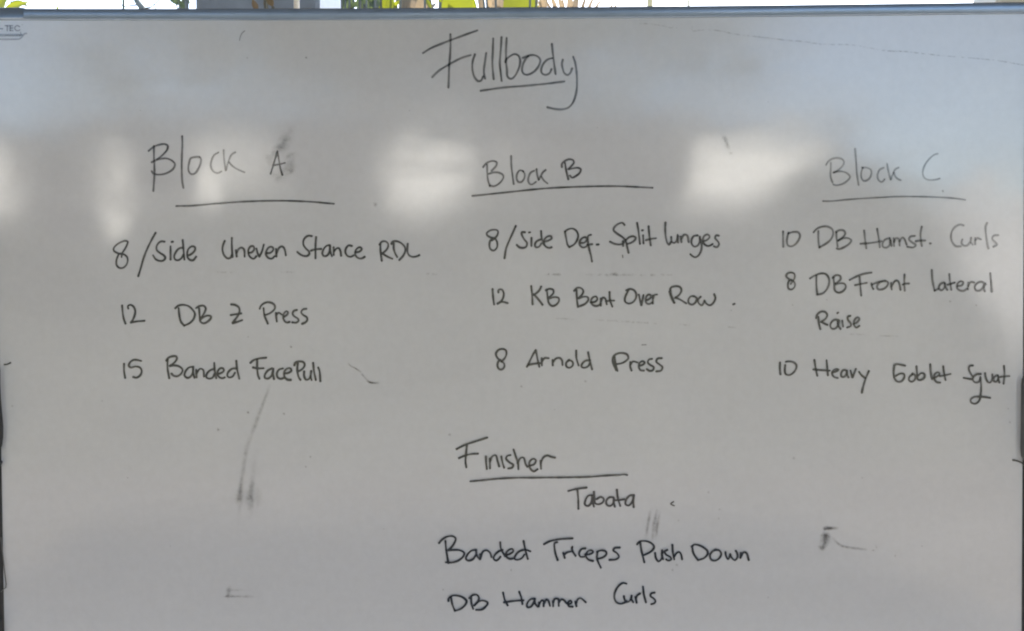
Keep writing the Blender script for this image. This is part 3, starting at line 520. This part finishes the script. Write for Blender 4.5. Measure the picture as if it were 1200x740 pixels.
ink_mesh('maker_mark', V, F, C, M_badge, 'slanted underline and tiny print of the badge')

# ------------------------------------------------------------------ plants behind the board
def leaf_mat(name, col, trans):
    m = bpy.data.materials.new(name); m.use_nodes = True; N = m.node_tree.nodes; L = m.node_tree.links
    p = N['Principled BSDF']; p.inputs['Roughness'].default_value = .5
    tc = N.new('ShaderNodeTexCoord'); n = N.new('ShaderNodeTexNoise'); n.inputs['Scale'].default_value = 14; n.inputs['Detail'].default_value = 4
    cr = N.new('ShaderNodeValToRGB'); cr.color_ramp.elements[0].position = .3; cr.color_ramp.elements[1].position = .72
    cr.color_ramp.elements[0].color = (col[0]*.7, col[1]*.8, col[2]*.8, 1); cr.color_ramp.elements[1].color = (col[0]*1.2, col[1]*1.15, col[2]*1.1, 1)
    L.new(tc.outputs['Object'], n.inputs['Vector']); L.new(n.outputs['Fac'], cr.inputs[0]); L.new(cr.outputs[0], p.inputs['Base Color'])
    t = N.new('ShaderNodeBsdfTranslucent'); t.inputs[0].default_value = (*trans, 1); mx = N.new('ShaderNodeMixShader'); mx.inputs[0].default_value = .5
    L.new(p.outputs[0], mx.inputs[1]); L.new(t.outputs[0], mx.inputs[2]); L.new(mx.outputs[0], N['Material Output'].inputs[0])
    return m
M_leafy = leaf_mat('yellow_green_leaf', (.12, .135, .012), (.135, .15, .008))
M_leafg = leaf_mat('green_leaf', (.07, .09, .045), (.055, .075, .03))
M_dry = leaf_mat('dry_leaf', (.24, .19, .13), (.16, .12, .075))
M_bark = material('grey_bark', (.10, .11, .10), .85, 0, (20, .3))
M_bamb = material('bamboo', (.50, .42, .22), .6, 0, (20, .15))
M_white = material('white_pole_paint', (.75, .74, .70), .5)
def leaf(mb, base, tip, width, nrm, curl=.15, n=7):
    base, tip = Vector(base), Vector(tip); d = tip - base; L = d.length; d.normalize()
    s = d.cross(Vector(nrm)).normalized(); up = s.cross(d).normalized(); b = len(mb.V)
    for i in range(n + 1):
        t = i / n; wv = width * math.sin(math.pi * (t ** .8)) ** .8 * .5 if 0 < t < 1 else .001
        c = base + d * (L * t) + up * (-curl * L * (2*t - 1) ** 2 + curl * L)
        for k in (-1, -.5, 0, .5, 1): mb.V.append(tuple(c + s * (wv * k) + up * (abs(k) * wv * .3)))
    for i in range(n):
        for k in range(4): mb.F.append((b+i*5+k, b+i*5+k+1, b+(i+1)*5+k+1, b+(i+1)*5+k))
def broad_plant(px, Y, label, leaves, mat, extra=40, seed=1, group='plants behind the board', spread=.34, name='leafy_plant', wide=.1):
    """stems rising from the ground, big leaves at the given picture places plus a bushy body below"""
    rnd = random.Random(seed); base = at(px, 5, Y); e = empty(name, (base.x, Y, -.06), label, 'plant', group)
    st = MB(); lf = MB()
    for (bx, by, tx, ty, wpx, yo) in leaves:
        A = at(bx, by, Y + yo); B = at(tx, ty, Y + yo + rnd.uniform(-.03, .03)); sc_ = (Y + yo + 1.1) / FPX
        nrm = Vector((rnd.uniform(-.3, .3), -1, rnd.uniform(.1, .6))); leaf(lf, A, B, wpx * sc_, nrm, rnd.uniform(-.05, .08))
        mid = Vector((base.x + (A.x - base.x) * .5, Y + yo * .5 + .02, A.z * .55)); st.tube([(base.x + rnd.uniform(-.05, .05), Y, -.06), mid, A], [.012, .009, .005], 6)
    for k in range(extra):
        z = rnd.uniform(.5, 1.85); a = rnd.uniform(0, 6.28); r0 = rnd.uniform(.02, spread * .5)
        A = Vector((base.x + r0*math.cos(a), Y + .1 + r0*math.sin(a) * .6, z)); B = A + Vector((math.cos(a), math.sin(a) * .7, rnd.uniform(-.3, .5))) * rnd.uniform(.6, 1) * spread
        leaf(lf, A, B, rnd.uniform(.6, 1.2) * wide, (0, -.3, 1), rnd.uniform(-.1, .1)); st.tube([(base.x, Y + .1, max(0, z - .4)), A], [.006, .004], 5)
    st.build('stem', M_bark, e, True); lf.build('foliage', mat, e, True); return e
# yellow-green broad leaves (picture places: base, tip, width)
broad_plant(540, 1.5, 'tall plant with broad bright yellow green leaves behind the middle of the board', [(532, 44, 542, -38, 36, 0), (556, 34, 536, -30, 22, .1), (612, 54, 608, -34, 42, 0), (596, 30, 618, -24, 20, .12), (450, 40, 460, -26, 20, .1)], M_leafy, 46, 3)
broad_plant(500, 1.6, 'plant with dry brownish leaves beside the broad yellow leaves', [(490, 30, 500, -18, 14, 0), (478, 30, 486, -20, 22, .1), (470, 30, 474, -18, 10, .05), (575, 30, 584, -22, 12, .1), (586, 20, 590, -20, 8, 0), (634, 24, 640, -18, 12, 0), (566, 24, 560, -16, 9, 0)], M_dry, 16, 5)
broad_plant(420, 1.7, 'green plant with upright leaves right of the grey post', [(404, 30, 412, -30, 16, 0), (426, 30, 424, -34, 17, .1), (392, 20, 398, -14, 11, .15), (440, 30, 436, -2, 8, .1), (520, 30, 522, -24, 8, .3)], M_leafg, 50, 8)
broad_plant(8, 1.6, 'yellow green leafy plant at the far left behind the board', [(-16, 22, 16, -14, 26, 0), (-4, 26, 8, -20, 22, .1), (4, 14, 34, 3, 10, 0), (14, 2, 33, 8, 8, .05), (60, 30, 69, 5.4, 8, .1)], M_leafy, 40, 11)
# smaller leaves of several plants crowding the gap above the rail
M_leafp = leaf_mat('grey_brown_leaf', (.13, .12, .10), (.06, .055, .04))
def sprig(px0, px1, Y, mat, label, n, seed, size, name='leafy_sprig', y0=-30, y1=14):
    rnd = random.Random(seed); pm = (px0 + px1) / 2; base = at(pm, 5, Y); e = empty(name, (base.x, Y, -.06), label, 'plant', 'plants behind the board')
    st = MB(); lf = MB(); k_ = (Y + 1.1) / FPX
    for k in range(n):
        px = rnd.uniform(px0, px1); py = rnd.uniform(y0, y1); ln = rnd.uniform(.6, 1.5) * size; an = rnd.uniform(-2.4, -.7)
        yo = Y + rnd.uniform(-.1, .1); A = at(px, py, yo); B = at(px + math.cos(an) * ln, py + math.sin(an) * ln, yo + rnd.uniform(-.02, .02))
        leaf(lf, A, B, ln * rnd.uniform(.35, .6) * k_, (rnd.uniform(-.6, .6), -1, rnd.uniform(-.2, .8)), rnd.uniform(-.08, .1))
        if k % 3 == 0: st.tube([(base.x + rnd.uniform(-.04, .04), Y, -.06), (base.x + (A.x - base.x) * .4, Y, A.z * .6), A], [.009, .006, .003], 5)
    st.build('stem', M_bark, e, True); lf.build('foliage', mat, e, True); return e
sprig(372, 448, 1.62, M_leafg, 'mass of small muted green leaves just right of the wide grey post', 60, 21, 15)
sprig(362, 398, 1.45, M_leafp, 'grey brown leaf cluster at the right edge of the wide grey post', 22, 22, 13)
sprig(462, 532, 1.8, M_leafp, 'grey brown leaf cluster between the two yellow green leaf groups', 46, 23, 16)
sprig(438, 472, 1.5, M_leafy, 'small bright yellow leaves left of the broad yellow leaves', 16, 24, 14)
sprig(496, 520, 1.5, M_leafy, 'few yellow leaves just left of the broad yellow leaves', 7, 25, 12)
sprig(566, 650, 1.55, M_dry, 'pinkish dry leaves between and right of the broad yellow leaves', 22, 26, 12, y0=-14, y1=14)
sprig(301, 330, .66, M_dry, 'pale dry leaves hanging in front of the wide grey post', 9, 27, 12, y0=-4, y1=13)
# dry palm fronds fanning out
e = empty('palm_frond_bundle', (at(660, 5, 1.6).x, 1.6, -.06), 'pale dry palm fronds fanning out behind the board', 'dried fronds')
st = MB(); lf = MB(); b0 = at(668, 60, 1.6); st.tube([(b0.x, 1.6, -.06), b0], [.02, .014], 8)
for (tx, ty, wd) in ((640, -22, 7), (650, -24, 6), (658, -10, 5), (668, -30, 9), (680, -26, 8), (690, -16, 6), (702, -18, 5), (716, -16, 4), (730, -8, 4), (744, -16, 3), (636, -6, 6)):
    leaf(lf, b0, at(tx, ty, 1.6 + random.uniform(-.08, .08)), wd * 2.7 / FPX, (random.uniform(-.3, .3), -1, .2), random.uniform(-.06, .06))
st.build('stalk', M_bark, e, True); lf.build('frond', M_dry, e, True)
sprig(209, 223, 1.7, M_leafg, 'narrow green leaves just left of the wide grey post', 26, 31, 15)
sprig(219, 227, 1.5, M_dry, 'dry leaf edge hugging the left side of the wide grey post', 3, 32, 11)
# white pole, bamboo canes
def pole(px, Y, r, mat, label, name, cat, lean=0, group=None):
    p = at(px, 5, Y); q = Vector((p.x + lean, Y, 3.0)); b = Vector((p.x - lean * p.z / 3.0 * 1.0, Y, -.06))
    o = MB().tube([b, b.lerp(q, .5), q], r, 10).build(name, mat, None, True); o['label'] = label; o['category'] = cat
    if group: o['group'] = group
    return o
pole(347.6, .6, .005, M_white, 'thin white pole rising just right of the wide grey post', 'thin_pole', 'pole')
pole(754.5, 2.4, .011, M_bamb, 'thicker pale bamboo cane against the white sky', 'bamboo_cane', 'cane', .03, 'bamboo canes')
pole(807, 2.4, .004, M_bamb, 'thinnest pale cane further right against the white sky', 'bamboo_cane', 'cane', 0, 'bamboo canes')
pole(144.6, 2.2, .004, M_leafg, 'thin dark green stake left of the forked bare tree', 'garden_stake', 'stake')
# bare forked tree
tb = at(163, 30, 4.5); e = empty('small_tree', (tb.x, 4.5, -.06), 'bare forked grey tree left of the grey post', 'tree')
def P(px, py, Y=4.5): return at(px, py, Y)
tr = MB(); tr.tube([(tb.x, 4.5, -.06), P(168, 60), P(175, 26)], [.07, .05, .04], 10)
tr.build('trunk', M_bark, e, True)
br = MB()
br.tube([P(175, 28), P(167, 10), P(160, 1), P(158, -30), P(152, -80)], [.022, .020, .017, .014, .008], 8)
br.tube([P(164, 6), P(155, 6.5), P(146, 8), P(138, 4)], [.006, .005, .004, .003], 6)
br.tube([P(168, 10), P(176, 9), P(184, 3), P(192, -6)], [.006, .005, .004, .003], 6)
br.tube([P(186, 20), P(180, 4), P(176, -8)], [.004, .003, .002], 6)
br.tube([P(212, 18), P(206, 5), P(201, -8)], [.005, .004, .003], 6)
br.tube([P(175, 28), P(196, 24), P(212, 18)], [.014, .010, .006], 6)
br.build('branch', M_bark, e, True)
